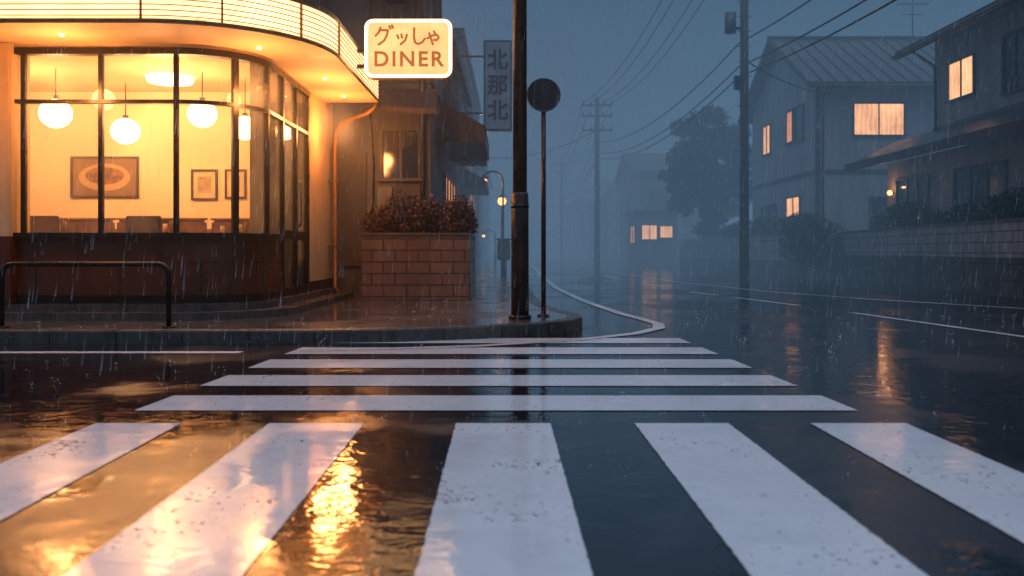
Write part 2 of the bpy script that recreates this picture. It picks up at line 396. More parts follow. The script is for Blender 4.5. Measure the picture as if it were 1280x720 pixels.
for x,y,p in [(-4.2,10.9,110),(-6.3,10.9,110)]:
    L=bpy.data.lights.new('interior_light','POINT'); L.energy=p; L.color=WARM; L.shadow_soft_size=.25
    o=bpy.data.objects.new('interior_light',L); o.location=(x,y,2.55); col.objects.link(o); o.parent=D
dp=empty('drain_pipe')
tube('pipe',[(-2.02,13.36,3.04),(-2.05,13.36,2.98),(-2.16,13.40,2.90),(-2.42,13.5,2.82),(-2.60,13.6,2.74),(-2.68,13.65,2.62),(-2.70,13.66,2.4),(-2.70,13.66,.3),(-2.62,13.6,.2)],.032,M['rib'],dp)
for z in (.9,1.9): box('pipe_clip',-2.80,-2.655,13.62,13.70,z,z+.03,M['greymetal'],dp)

def pendant(x,y,z,r):
    P=empty('pendant_lamp')
    sphere('globe',(x,y,z),r,M['globe'],P,.93)
    tube('cord',[(x,y,3.05),(x,y,z+r*.9)],.008,M['darkmetal'],P,6)
    tube('cap',[(x,y,z+r*.88),(x,y,z+r+.03)],.035,M['darkmetal'],P,12)
for a in [(-5.5,10.8,2.5,.185),(-5.09,11.8,2.42,.18),(-3.82,11.05,2.53,.175),(-3.38,11.35,2.40,.16),(-6.9,11,2.5,.18)]: pendant(*a)

def picture(x0,x1,z0,z1,kind):
    P=empty('framed_picture'); y=12.5
    t=.03
    box('frame_top',x0,x1,y-.03,y-.002,z1-t,z1,M['frame'],P); box('frame_bottom',x0,x1,y-.03,y-.002,z0,z0+t,M['frame'],P)
    box('frame_side',x0,x0+t,y-.03,y-.002,z0+t,z1-t,M['frame'],P); box('frame_side',x1-t,x1,y-.03,y-.002,z0+t,z1-t,M['frame'],P)
    box('backing',x0+t,x1-t,y-.012,y-.003,z0+t,z1-t,stain('print_paper',(.20,.10,.045) if kind else (.62,.48,.3),.6,.3,3),P)
    if kind:
        cx,cz=(x0+x1)/2,(z0+z1)/2
        def disc(nm,rx,rz,yy,m,ox=0,oz=0):
            v=[(cx+ox+rx*math.cos(i*math.pi/16),yy,cz+oz+rz*math.sin(i*math.pi/16)) for i in range(32)]
            mesh_obj(nm,v,[tuple(range(32))],m,P)
        disc('plate_print',.36,.19,y-.0145,stain('plate_print_m',(.42,.27,.15),.6,.2))
        disc('food_print',.27,.12,y-.017,stain('food_print_m',(.24,.09,.03),.6,.7,14,streak=False),0,.02)
    else:
        box('inner_print',x0+.09,x1-.09,y-.016,y-.013,z0+.1,z1-.1,stain('inner_print_m',(.35,.26,.16),.6,.4,9,streak=False),P)
picture(-6.15,-5.2,1.58,2.16,True); picture(-4.47,-4.10,1.55,1.98,False); picture(-4.0,-3.7,1.57,1.98,False)
M['vinyl']=stain('booth_vinyl',(.11,.04,.018),.35,.3,5,.1,streak=False)
M['wood']=stain('table_wood',(.22,.10,.04),.35,.3,4,.1,streak=False)
def booth(x,y):
    B=empty('booth_seat')
    box('seat',x-.6,x+.6,y-.25,y+.22,Z0+.35,Z0+.5,M['vinyl'],B,.04); box('base',x-.58,x+.58,y-.2,y+.2,Z0+.01,Z0+.35,M['wood'],B)
    box('backrest',x-.6,x+.6,y+.2,y+.32,Z0+.35,Z0+.98,M['vinyl'],B,.03); box('top_rail',x-.61,x+.61,y+.19,y+.33,Z0+.98,Z0+1.01,M['wood'],B,.01)
def table(x,y):
    T=empty('dining_table'); box('top',x-.5,x+.5,y-.33,y+.33,Z0+.75,Z0+.79,M['wood'],T,.01)
    tube('pedestal',[(x,y,Z0+.02),(x,y,Z0+.75)],.035,M['darkmetal'],T); tube('foot',[(x,y,Z0+.01),(x,y,Z0+.03)],.24,M['darkmetal'],T,20)
    for dx,h,m in ((.1,.10,'cream'),(.18,.14,'vinyl'),(-.12,.08,'cream')):
        tube('condiment',[(x+dx,y-.05,Z0+.79),(x+dx,y-.05,Z0+.79+h)],.025,M[m],T,10)
for x in (-6.0,-4.75,): booth(x,11.9)
booth(-3.5,12.0)
for x in (-5.6,-4.3,-3.45): table(x,11.1 if x>-3.6 else 10.9)
def chair(x,y):
    Cc=empty('dining_chair')
    box('seat',x-.21,x+.21,y-.2,y+.2,Z0+.42,Z0+.47,M['vinyl'],Cc,.015)
    for a in (-.18,.18):
        for b in (-.17,.17): tube('leg',[(x+a,y+b,Z0+.01),(x+a,y+b,Z0+.42)],.014,M['darkmetal'],Cc,8)
        tube('back_post',[(x+a,y-.18,Z0+.46),(x+a,y-.21,Z0+.95)],.013,M['darkmetal'],Cc,8)
    box('backrest',x-.2,x+.2,y-.22,y-.19,Z0+.68,Z0+.96,M['vinyl'],Cc,.012)
chair(-5.3,10.3); chair(-4.15,10.3)

# ------------------------------------------------------------ DINER projecting sign
S=empty('diner_sign')
def rrect(w,h,r,n=6):
    P=[]
    for cx,cz,a0 in ((w/2-r,h/2-r,0),(-w/2+r,h/2-r,90),(-w/2+r,-h/2+r,180),(w/2-r,-h/2+r,270)):
        for i in range(n+1):
            a=math.radians(a0+90*i/n); P.append((cx+r*math.cos(a),cz+r*math.sin(a)))
    return P
def slab_xz(name,P,cx,cz,y0,y1,mat,par):
    n=len(P); v=[(cx+p[0],y0,cz+p[1]) for p in P]+[(cx+p[0],y1,cz+p[1]) for p in P]
    f=[tuple(range(n)),tuple(range(2*n-1,n-1,-1))]+[(i,(i+1)%n,n+(i+1)%n,n+i) for i in range(n)]
    o=mesh_obj(name,v,f,mat,par); bm=bmesh.new(); bm.from_mesh(o.data); bmesh.ops.recalc_face_normals(bm,faces=bm.faces); bm.to_mesh(o.data); bm.free(); return o
scx,scz,sy=-1.33,3.44,11.5
slab_xz('cabinet',rrect(1.12,.75,.10),scx,scz,sy+.005,sy+.16,M['rib'],S)
slab_xz('face',rrect(1.08,.71,.09),scx,scz,sy-.005,sy+.005,M['signface'],S)
slab_xz('rear_face',rrect(1.08,.71,.09),scx,scz,sy+.16,sy+.17,M['signface'],S)
rp=[(scx+p[0],sy-.014,scz+p[1]) for p in rrect(1.08,.71,.09)]; tube('neon_rim',rp+[rp[0]],.020,M['signrim'],S,8)
box('bracket',-2.0,-1.88,sy+.05,sy+.10,3.2,3.25,M['darkmetal'],S); box('bracket',-2.0,-1.88,sy+.05,sy+.10,3.4,3.45,M['darkmetal'],S)
def text(body,x,y,z,size,mat,par,name='lettering',bold=.006,sx=1,ls=1):
    cu=bpy.data.curves.new(name,'FONT'); cu.body=body; cu.size=size; cu.align_x='CENTER'; cu.align_y='CENTER'; cu.extrude=.004; cu.offset=bold
    cu.space_character=ls
    cu.materials.append(mat); o=bpy.data.objects.new(name,cu); col.objects.link(o); o.location=(x,y,z); o.rotation_euler=(math.radians(90),0,0); o.scale=(sx,1,1); o.parent=par; return o
text('DINER',scx,sy-.012,scz-.145,.27,M['signtext'],S,bold=.006,ls=1.22)
def strokes(name,lines,x,z,s,r,y,mat,par):
    """hand lettering: each stroke is a flat ribbon with round joints (unit box coordinates)"""
    V=[];F=[]; k0=0
    for ln in lines:
        P=[Vector((x+a*s,z+b*s)) for a,b in ln]
        for a,b in zip(P[:-1],P[1:]):
            d=(b-a).normalized(); n=Vector((-d.y,d.x))*r; o=len(V); k0+=1; yy=y-.0004*k0
            for q in (a+n,a-n,b-n,b+n): V.append((q.x,yy,q.y))
            F.append((o,o+1,o+2,o+3))
        for q in P:
            k0+=1; yy=y-.0004*k0; o=len(V); V+=[(q.x+r*math.cos(k*math.pi/5),yy,q.y+r*math.sin(k*math.pi/5)) for k in range(10)]; F.append(tuple(range(o,o+10)))
    mesh_obj(name,V,F,mat,par)
ty=sy-.012
strokes('kana',[[(.32,.95),(.22,.68),(.05,.50)],[(.28,.80),(.72,.80),(.66,.50),(.50,.22),(.22,.02)],[(.80,1.02),(.86,.88)],[(.94,1.06),(1.0,.92)]],scx-.43,scz+.045,.235,.015,ty,M['signtext'],S)
strokes('kana',[[(.12,.62),(.20,.42)],[(.38,.66),(.44,.46)],[(.74,.64),(.62,.28),(.34,.04)]],scx-.165,scz+.045,.20,.015,ty,M['signtext'],S)
strokes('kana',[[(.25,.95),(.24,.40),(.30,.14),(.48,.05),(.70,.14),(.86,.36)]],scx+.02,scz+.045,.225,.015,ty,M['signtext'],S)
strokes('kana',[[(.10,.42),(.45,.62),(.72,.64),(.84,.46),(.70,.30),(.52,.32)],[(.22,.74),(.46,.02)],[(.52,.86),(.62,.68)]],scx+.225,scz+.045,.20,.014,ty,M['signtext'],S)

V=empty('shop_sign')
box('cabinet',-.70,0.0,22.0,22.16,3.78,6.02,M['greymetal'],V,.02)
box('face',-.65,-.05,21.985,21.998,3.84,5.96,stain('sign_panel_grey',(.34,.37,.41),.4,.3,2),V)
for i,ch in enumerate('北那北'): text(ch,-.35,21.975,5.5-.62*i,.52,M['frame'],V,bold=.012)
for z in (4.2,5.6): box('bracket_arm',-1.3,-.7,22.05,22.1,z,z+.05,M['darkmetal'],V)

# ------------------------------------------------------------ left row of buildings
def window(par,axis,u0,u1,z0,z1,w,out,glass,mull=1,frame='trim',hood=False):
    t=.05
    def b(n,a0,a1,zz0,zz1,d0,d1,m):
        lo,hi=sorted((w+out*d0,w+out*d1))
        if axis=='y': box(n,a0,a1,lo,hi,zz0,zz1,M[m],par)
        else: box(n,lo,hi,a0,a1,zz0,zz1,M[m],par)
    b('window_pane',u0,u1,z0,z1,-.03,.012,glass)
    b('window_frame',u0-t,u1+t,z1,z1+t,-.01,.06,frame); b('window_sill',u0-t-.03,u1+t+.03,z0-t,z0,-.01,.09,frame)
    b('window_frame',u0-t,u0,z0,z1,-.01,.06,frame); b('window_frame',u1,u1+t,z0,z1,-.01,.06,frame)
    for i in range(mull):
        c=u0+(u1-u0)*(i+1)/(mull+1); b('window_mullion',c-.02,c+.02,z0,z1,.013,.045,frame)
B2=empty('shop_building')
box('walls',-7,-1.3,14.3,16.3,0,8.2,M['wallmid'],B2)
box('parapet',-7.05,-1.22,14.22,16.35,8.2,8.35,M['trim'],B2)
window(B2,'y',-2.0,-1.5,3.95,4.8,14.3,-1,'darkglass'); window(B2,'x',14.8,15.8,4.4,5.6,-1.3,1,'darkglass')
window(B2,'y',-2.05,-1.5,2.0,2.75,14.3,-1,'darkglass',1)
box('floor_band',-7.02,-1.26,14.27,16.3,3.52,3.62,M['trim'],B2)
tube('vent_pipe',[(-1.42,14.25,.2),(-1.42,14.25,5.2),(-1.42,14.25,7.9)],.04,M['greymetal'],B2)
tube('cable',[(-2.25,14.28,.2),(-2.2,14.28,2.2),(-2.28,14.28,3.4),(-2.22,14.28,5.9)],.014,M['darkmetal'],B2,6)
box('shutter',-2.72,-2.32,14.25,14.3,.6,2.4,M['slat'],B2)
box('meter_box',-2.14,-1.9,14.2,14.3,1.5,1.85,M['greymetal'],B2,.01)
mesh_obj('side_hood',[(-2.3,14.28,3.42),(-1.2,14.28,3.42),(-1.15,13.75,3.02),(-2.3,13.75,3.08),(-2.3,14.28,3.36),(-1.2,14.28,3.36),(-1.15,13.75,2.94),(-2.3,13.75,3.0)],[(0,3,2,1),(4,5,6,7),(0,1,5,4),(1,2,6,5),(2,3,7,6),(3,0,4,7)],M['awning'],B2)
AC=empty('air_conditioner')
box('housing',-2.2,-1.55,14.0,14.28,5.0,5.5,M['greymetal'],AC,.02)
tube('fan_guard',[(-1.95,13.995,5.25),(-1.95,13.975,5.25)],.19,M['trim'],AC,24); box('bracket',-2.15,-1.6,14.02,14.29,4.95,4.99,M['darkmetal'],AC)
B3=empty('shop_house')
box('walls',-7,-1.32,16.35,23.0,0,4.7,M['wallmid'],B3)
def gable(name,x0,x1,y0,y1,ze,zr,axis,mat,par,ov=.35,th=.12,wallmat=None):
    bm=bmesh.new()
    if axis=='y': 
        xm=(x0+x1)/2; sl=(zr-ze)/(xm-x0); A=[(x0-ov,ze-ov*sl),(xm,zr),(x1+ov,ze-ov*sl)]
        def P(a,s,dz): return (a[0],(y0-ov if s==0 else y1+ov),a[1]+dz)
    else:
        ym=(y0+y1)/2; sl=(zr-ze)/(ym-y0); A=[(y0-ov,ze-ov*sl),(ym,zr),(y1+ov,ze-ov*sl)]
        def P(a,s,dz): return ((x0-ov if s==0 else x1+ov),a[0],a[1]+dz)
    vs=[]
    for s in (0,1): vs.append([bm.verts.new(P(a,s,0)) for a in A]+[bm.verts.new(P(a,s,th)) for a in A[::-1]])
    bm.faces.new(vs[0]); bm.faces.new(vs[1][::-1])
    for i in range(6): bm.faces.new((vs[0][i],vs[0][(i+1)%6],vs[1][(i+1)%6],vs[1][i]))
    bm_obj(name,bm,mat,par)
    if wallmat:
        e=.01
        if axis=='y': v=[(x0,y0+e,ze),(x1,y0+e,ze),(xm,y0+e,zr),(x0,y1-e,ze),(x1,y1-e,ze),(xm,y1-e,zr)]
        else: v=[(x0+e,y0,ze),(x0+e,y1,ze),(x0+e,ym,zr),(x1-e,y0,ze),(x1-e,y1,ze),(x1-e,ym,zr)]
        mesh_obj('gable_wall',v,[(0,1,2),(3,5,4)],wallmat,par)
gable('roof',-7,-1.32,16.4,22.95,4.7,6.4,'y',M['tileroof'],B3,.3,.12,M['wallgrey'])
window(B3,'x',17.2,18.4,3.6,4.3,-1.32,1,'darkglass'); window(B3,'x',19.6,20.8,3.6,4.3,-1.32,1,'darkglass')
window(B3,'x',17.2,20.5,.6,2.3,-1.32,1,'litdim',3)
def awning(par,x0,x1,y0,y1,zb,zf,mat,drop=.22):
    n=16; V=[];F=[]
    for i in range(n+1):
        y=y0+(y1-y0)*i/n; s=.02 if i%2 else 0
        V+=[(x0,y,zb),(x1,y,zf-s),(x1+.01,y,zf-drop-s*2)]
    for i in range(n):
        a=i*3; F+=[(a,a+1,a+4,a+3),(a+1,a+2,a+5,a+4)]
    o=mesh_obj('canvas',V,F,mat,par); o.modifiers.new('s','SOLIDIFY').thickness=.015
    for yy in (y0-.012,y1+.012):
        m=6; V=[];F=[]
        for i in range(m+1):
            t=i/m; x=x0+(x1-x0)*t; V+=[(x,yy,zb+(zf-zb)*t),(x,yy+(.012 if i%2 else 0),zf-drop-(.03 if i%2 else 0))]
        for i in range(m): F.append((2*i,2*i+1,2*i+3,2*i+2))
        o=mesh_obj('end_cheek',V,F,mat,par); o.modifiers.new('s','SOLIDIFY').thickness=.01
    tube('front_bar',[(x1,y0,zf-.02),(x1,y1,zf-.02)],.02,M['darkmetal'],par,6)
AW=empty('shop_awning'); awning(AW,-1.3,-.48,15.4,18.6,3.45,3.0,M['awning'],.28)
AW2=empty('shop_awning'); awning(AW2,-1.3,-.60,19.2,21.6,3.6,3.15,M['awning'],.25)
B4=empty('apartment_block')
box('walls',-8,-1.35,24.0,37,0,6.6,M['wallmid'],B4); box('parapet',-8.05,-1.28,23.95,37.05,6.6,6.8,M['trim'],B4)
for y in (25.5,29,32.5): window(B4,'x',y,y+1.3,4.1,5.3,-1.35,1,'darkglass')
for y in (26,30): window(B4,'x',y,y+2,.8,2.4,-1.35,1,'litdim')
AW3=empty('shop_awning'); awning(AW3,-1.35,-.75,25.5,29,3.2,2.85,M['awning'],.2)
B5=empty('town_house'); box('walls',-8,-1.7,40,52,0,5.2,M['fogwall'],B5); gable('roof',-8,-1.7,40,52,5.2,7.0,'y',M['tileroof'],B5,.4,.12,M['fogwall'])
window(B5,'x',42,43.4,3.2,4.3,-1.7,1,'litdim')
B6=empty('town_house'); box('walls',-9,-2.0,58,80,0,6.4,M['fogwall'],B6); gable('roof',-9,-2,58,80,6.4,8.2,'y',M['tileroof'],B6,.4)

PW=empty('brick_planter')
box('front_wall',-2.2,-.62,13.1,13.28,.12,1.06,M['planter'],PW,.01); box('side_wall',-.80,-.62,13.282,15.2,.12,1.06,M['planter'],PW,.01)
box('coping',-2.22,-.60,13.08,13.30,1.062,1.11,M['kerb'],PW,.01); box('side_coping',-.82,-.60,13.302,15.22,1.062,1.11,M['kerb'],PW,.01)
box('soil',-2.2,-.82,13.3,14.28,.9,1.0,M['soil'],PW)
def leaves(name,blobs,n,size,mat,par=None,squash=1,elong=1.6):
    V=np.zeros((n*4,3)); 
    wts=np.array([b[3]*b[4]*b[5] for b in blobs]); wts=wts/wts.sum(); idx=rng.choice(len(blobs),n,p=wts)
    Bc=np.array(blobs)[idx]
    d=rng.normal(size=(n,3)); d/=np.linalg.norm(d,axis=1)[:,None]; rr=rng.uniform(.2,1.08,n)**.6
    c=Bc[:,:3]+d*rr[:,None]*Bc[:,3:6]
    u=rng.normal(size=(n,3)); u/=np.linalg.norm(u,axis=1)[:,None]; w=rng.normal(size=(n,3)); w=np.cross(u,w); w/=np.linalg.norm(w,axis=1)[:,None]
    s=size*rng.uniform(.5,1.3,n)[:,None]
    V[0::4]=c-u*s*elong*.5; V[1::4]=c+w*s*.4; V[2::4]=c+u*s*elong*.5; V[3::4]=c-w*s*.4
    me=bpy.data.meshes.new(name); me.from_pydata(V.tolist(),[],[(4*i,4*i+1,4*i+2,4*i+3) for i in range(n)]); me.materials.append(mat)
    o=bpy.data.objects.new(name,me); col.objects.link(o)
    if par: o.parent=par
    return o
bl=[]
for i in range(34):
    bl.append((random.uniform(-2.1,-.75),random.uniform(13.2,14.0),random.uniform(1.15,1.52),.22,.2,random.uniform(.12,.26)))
for i in range(8): bl.append((random.uniform(-.95,-.68),random.uniform(13.4,15),random.uniform(1.15,1.4),.16,.25,.22))
SH=empty('planter_shrub'); leaves('shrub_foliage',bl,14000,.038,M['leafred'],SH)
for i in range(20):
    x=random.uniform(-2.1,-.8); y=random.uniform(13.3,14); tube('stem',[(x,y,.98),(x+random.uniform(-.08,.08),y,1.2),(x+random.uniform(-.15,.15),y,1.4+random.random()*.25)],.006,M['bark'],SH,5)

# ------------------------------------------------------------ poles, rail, sign
UP=empty('utility_pole')
tube('shaft',[(.085,9.56,1.4),(.085,9.56,9)],.07,M['polemetal'],UP,20,radii=[.075,.066])
tube('sleeve',[(.085,9.56,.10),(.085,9.56,1.44),(.085,9.56,1.47)],.09,M['polemetal'],UP,20,radii=[.095,.092,.078])
tube('band',[(.085,9.56,1.30),(.085,9.56,1.34)],.097,M['darkmetal'],UP,20)
tube('base_collar',[(.085,9.56,.115),(.085,9.56,.16)],.12,M['darkmetal'],UP,20)
TS=empty('traffic_sign')
tube('post',[(.35,9.95,.1),(.35,9.95,2.76)],.027,M['polemetal'],TS,14)
tube('disc',[(.35,9.915,2.57),(.35,9.905,2.57)],.18,stain('sign_disc_back',(.05,.05,.055),.35,.4,6),TS,36,False)
rp=[(.35+.18*math.cos(a*math.pi/18),9.91,2.57+.18*math.sin(a*math.pi/18)) for a in range(37)]
tube('rim',rp,.009,M['greymetal'],TS,6)
box('clamp',.31,.39,9.912,9.985,2.45,2.48,M['darkmetal'],TS); box('clamp',.31,.39,9.912,9.985,2.66,2.69,M['darkmetal'],TS)
tube('base_flange',[(.35,9.95,.118),(.35,9.95,.14)],.07,M['darkmetal'],TS,16)
HR=empty('hand_rail')
path=[(-4.80,8.43,.1),(-4.80,8.43,.62)]+[(-4.70-.1*math.cos(a),8.43,.62+.1*math.sin(a)) for a in (.4,.8,1.2,1.57)]
path+=[(-3.33,8.43,.72)]+[(-3.33+.1*math.sin(a),8.43,.62+.1*math.cos(a)) for a in (.4,.8,1.2,1.57)]+[(-3.23,8.43,.1)]
tube('rail',path,.024,M['darkmetal'],HR,14)
for x in (-4.8,-3.23): tube('flange',[(x,8.43,.118),(x,8.43,.135)],.06,M['darkmetal'],HR,16)
HR2=empty('hand_rail'); tube('rail',[(p[0]-1.9,p[1],p[2]) for p in path],.024,M['darkmetal'],HR2,14)

def street_lamp(x,y,h,dirx=-1,light=True):
    L=empty('street_lamp')
    tube('post',[(x,y,.1),(x,y,h*.5),(x,y,h)]+[(x+dirx*(.35-.35*math.cos(a)),y,h+.35*math.sin(a)) for a in (.4,.8,1.2,1.57,2.0,2.4)],.035,M['darkmetal'],L,10)
    tube('base',[(x,y,.1),(x,y,.7)],.07,M['darkmetal'],L,12)
    ex=x+dirx*.62; tube('shade',[(ex,y,h+.25),(ex,y,h+.08)],.1,M['darkmetal'],L,16,radii=[.05,.15]); sphere('bulb',(ex,y,h+.04),.08,M['lampglow'],L)
    if light:
        l=bpy.data.lights.new('lamp_light','POINT'); l.energy=60; l.color=(1,.40,.12); l.shadow_soft_size=.12
        o=bpy.data.objects.new('lamp_light',l); o.location=(ex,y,h-.12); col.objects.link(o); o.parent=L
street_lamp(-.30,30,3.15)
LP=empty('lantern_post'); tube('post',[(-.38,34,.1),(-.38,34,2.6)],.04,M['darkmetal'],LP); sphere('lantern',(-.38,34,2.72),.16,M['lampglow'],LP); tube('cap',[(-.38,34,2.85),(-.38,34,2.98)],.1,M['darkmetal'],LP,12,radii=[.16,.03])
street_lamp(-.9,48,1.6,light=False)
PB=empty('post_box'); box('body',-.45,-.05,27,27.35,.55,1.15,M['trim'],PB,.04); tube('leg',[(-.25,27.17,.1),(-.25,27.17,.56)],.09,M['darkmetal'],PB,12); box('hood',-.48,-.02,26.97,27.38,1.15,1.21,M['greymetal'],PB,.02)

# ------------------------------------------------------------ right-hand poles and wires
def upole(x,y,h,r,arms,trans=False):
    U=empty('utility_pole'); tube('shaft',[(x,y,0),(x,y,h)],r,M['concretepole'],U,14,radii=[r,r*.7])
    for z in arms:
        box('cross_arm',x-.85,x+.85,y-.05,y+.05,z,z+.1,M['greymetal'],U)
        for dx in (-.78,-.35,.35,.78): tube('insulator',[(x+dx,y,z+.1),(x+dx,y,z+.28)],.045,M['wallgrey'],U,8)
    if trans:
        tube('transformer',[(x-.42,y,trans),(x-.42,y,trans+.6)],.17,M['greymetal'],U,16); box('transformer_bracket',x-.42,x,y-.04,y+.04,trans+.1,trans+.18,M['darkmetal'],U)
        box('junction_box',x-.3,x-.1,y-.1,y+.1,5.7,6.1,M['darkmetal'],U)
    for z in np.arange(2.5,h-1,.45): tube('step_bolt',[(x-.2,y,z),(x+.2,y,z)] ,.012,M['darkmetal'],U,5)
upole(7.0,27,12.5,.15,(10.6,11.6),7.4)
upole(4.75,50,9.4,.17,(7.5,8.3,8.9))
upole(5.0,90,10.3,.18,(8.6,9.4)); upole(5.6,140,10.5,.2,(9,))
upole(8.2,-6,12.5,.15,(10.6,11.6))
pl=bpy.data.curves.new('power_lines','CURVE'); pl.dimensions='3D'; pl.bevel_depth=.021; pl.bevel_resolution=1; pl.materials.append(M['darkmetal'])
def wire(a,b,sag):
    sp=pl.splines.new('POLY'); n=24; sp.points.add(n)
    for i in range(n+1):
        t=i/n; p=Vector(a).lerp(Vector(b),t); p.z-=sag*4*t*(1-t); sp.points[i].co=(*p,1)
P1,P2,P3,P0=(7.0,27),(4.75,50),(5.0,90),(8.2,-6)
for dx in (-.78,-.35,.35,.78):
    wire((P1[0]+dx,27,11.85),(P2[0]+dx,50,9.1),1.1); wire((P2[0]+dx,50,9.1),(P3[0]+dx,90,9.6),1.3); wire((P0[0]+dx,-6,11.85),(P1[0]+dx,27,11.85),1.0)
    wire((P3[0]+dx,90,9.6),(5.6+dx,140,9.3),1.2)
for i,(za,zb,z0) in enumerate([(6.3,7.0,7.0),(6.0,6.7,6.6),(6.9,7.7,7.9)]):
    wire((P2[0],50,za),(P1[0]-.15,27,zb-.6),.8); wire((P1[0]-.15,27,zb-.6),(P0[0]-.6,-6,z0),.9); wire((P2[0],50,za),(P3[0],90,za+.4),1.0)
wire((7.0,27,6.6),(11.2,30,6.0),.25); wire((4.75,50,7.6),(-1.5,44,5.4),.5)
po=bpy.data.objects.new('power_lines',pl); col.objects.link(po)

# ------------------------------------------------------------ right houses
H1=empty('gabled_house')
box('walls_lower',10.2,16,30,38,0,3.42,M['siding1'],H1); box('walls_upper',10.2,16,30,38,3.56,6.55,M['siding1'],H1)
box('floor_band',10.16,16.04,29.96,38.04,3.42,3.56,M['trim'],H1)
box('corner_board',10.17,10.30,29.97,30.08,0,6.5,M['trim'],H1)
gable('roof',10.2,16,30,38,6.55,8.75,'x',M['roof'],H1,.5,.14,M['siding1'])
sl=(8.75-6.55)/4.0
sv=[];sf=[]
for i in range(15):
    x=9.75+i*.47; o=len(sv)
    for yy in (29.5,34.0): 
        z=6.55+(yy-30)*sl+.141
        sv+=[(x,yy,z),(x+.035,yy,z),(x+.035,yy,z+.04),(x,yy,z+.04)]
    sf+=[tuple(o+j for j in q) for q in [(0,1,2,3),(4,7,6,5),(1,5,6,2),(2,6,7,3),(3,7,4,0)]]
mesh_obj('roof_seams',sv,sf,M['trim'],H1)
box('ridge_cap',9.7,16.5,33.9,34.1,8.86,8.96,M['trim'],H1)
tube('gutter',[(9.75,29.46,6.26),(16.4,29.46,6.26)],.06,M['trim'],H1,8)
tube('gutter_pipe',[(10.35,29.46,6.26),(10.38,29.9,5.9),(10.38,29.92,0)],.035,M['trim'],H1,8)
window(H1,'y',11.45,13.1,4.72,5.75,30,-1,'lit',1)
window(H1,'x',31.3,33.1,4.75,5.95,10.2,-1,'darkglass',1); window(H1,'x',32.4,33.1,4.8,5.9,10.17,-1,'litdim',0)
window(H1,'x',35.3,36.3,4.7,5.8,10.2,-1,'lit',1)
window(H1,'x',31.7,33.2,2.0,2.75,10.2,-1,'lit',1); window(H1,'x',34.5,36.5,1.4,2.6,10.2,-1,'darkglass',1)
window(H1,'y',12.0,13.6,1.3,2.6,30,-1,'darkglass',1)
TA=empty('tv_antenna'); tube('mast',[(15.2,34,8.8),(15.2,34,10.4)],.025,M['greymetal'],TA,6)
tube('boom',[(14.6,34,10.2),(15.8,34,10.2)],.015,M['greymetal'],TA,5)
for x in np.arange(14.7,15.8,.2): tube('element',[(x,33.7,10.2),(x,34.3,10.2)],.01,M['greymetal'],TA,4)
tube('boom',[(14.8,34,9.8),(15.6,34,9.8)],.015,M['greymetal'],TA,5)

H2=empty('two_storey_house')
box('walls_upper',11.0,18,12,23.3,3.6,6.3,M['siding2'],H2); box('walls_lower',10.6,18,11,25.3,0,3.3,M['siding2'],H2)
box('floor_band',10.96,18,11.96,23.34,3.95,4.05,M['trim'],H2)
def lean(name,x0,x1,y0,y1,za,zb,mat,par,th=.12):
    v=[(x0,y0,za),(x1,y0,zb),(x1,y1,zb),(x0,y1,za)]; v+= [(a,b,c+th) for a,b,c in v]
    mesh_obj(name,v,[(3,2,1,0),(4,5,6,7),(0,1,5,4),(1,2,6,5),(2,3,7,6),(3,0,4,7)],mat,par)
lean('porch_roof',9.55,11.02,10.5,25.6,3.15,3.85,M['tileroof'],H2); lean('porch_roof_back',11.03,18,23.33,25.6,3.85,3.86,M['tileroof'],H2)
box('porch_fascia',9.50,9.548,10.5,25.6,3.08,3.30,M['trim'],H2)
lean('roof',10.3,14.6,11,24.0,5.98,8.1,M['tileroof'],H2,.14); lean('roof_east',14.601,19,11,24,8.1,5.98,M['tileroof'],H2,.14)
mesh_obj('gable_wall',[(11,23.29,6.3),(18,23.29,6.3),(14.5,23.29,8.05)],[(0,1,2)],M['siding2'],H2)
box('eave_fascia',10.25,10.298,11,24.0,5.93,6.15,M['trim'],H2)
tube('gutter',[(10.2,11,6.0),(10.2,24.0,6.0)],.06,M['trim'],H2,8)
tube('gutter_pipe',[(10.2,23.0,6.0),(10.9,23.1,5.6),(10.93,23.1,3.8)],.035,M['trim'],H2,8)
window(H2,'x',21.3,22.5,4.6,5.5,11.0,-1,'lit',1); window(H2,'x',18.6,20.0,4.35,5.6,11.0,-1,'darkglass',2); window(H2,'x',15,16.5,4.35,5.6,11.0,-1,'darkglass',1)
for a,b in ((22.8,24.6),(19.2,21.4),(15,17.5)): window(H2,'x',a,b,1.7,2.75,10.6,-1,'darkglass',2)
W=empty('porch_lamp'); sphere('lamp',(10.50,24.9,2.45),.07,M['lampglow'],W); box('mount',10.5,10.6,24.86,24.94,2.42,2.5,M['darkmetal'],W)
l=bpy.data.lights.new('porch_light','POINT'); l.energy=8; l.color=(1,.4,.13); o=bpy.data.objects.new('porch_light',l); o.location=(10.3,24.9,2.6); col.objects.link(o); o.parent=W

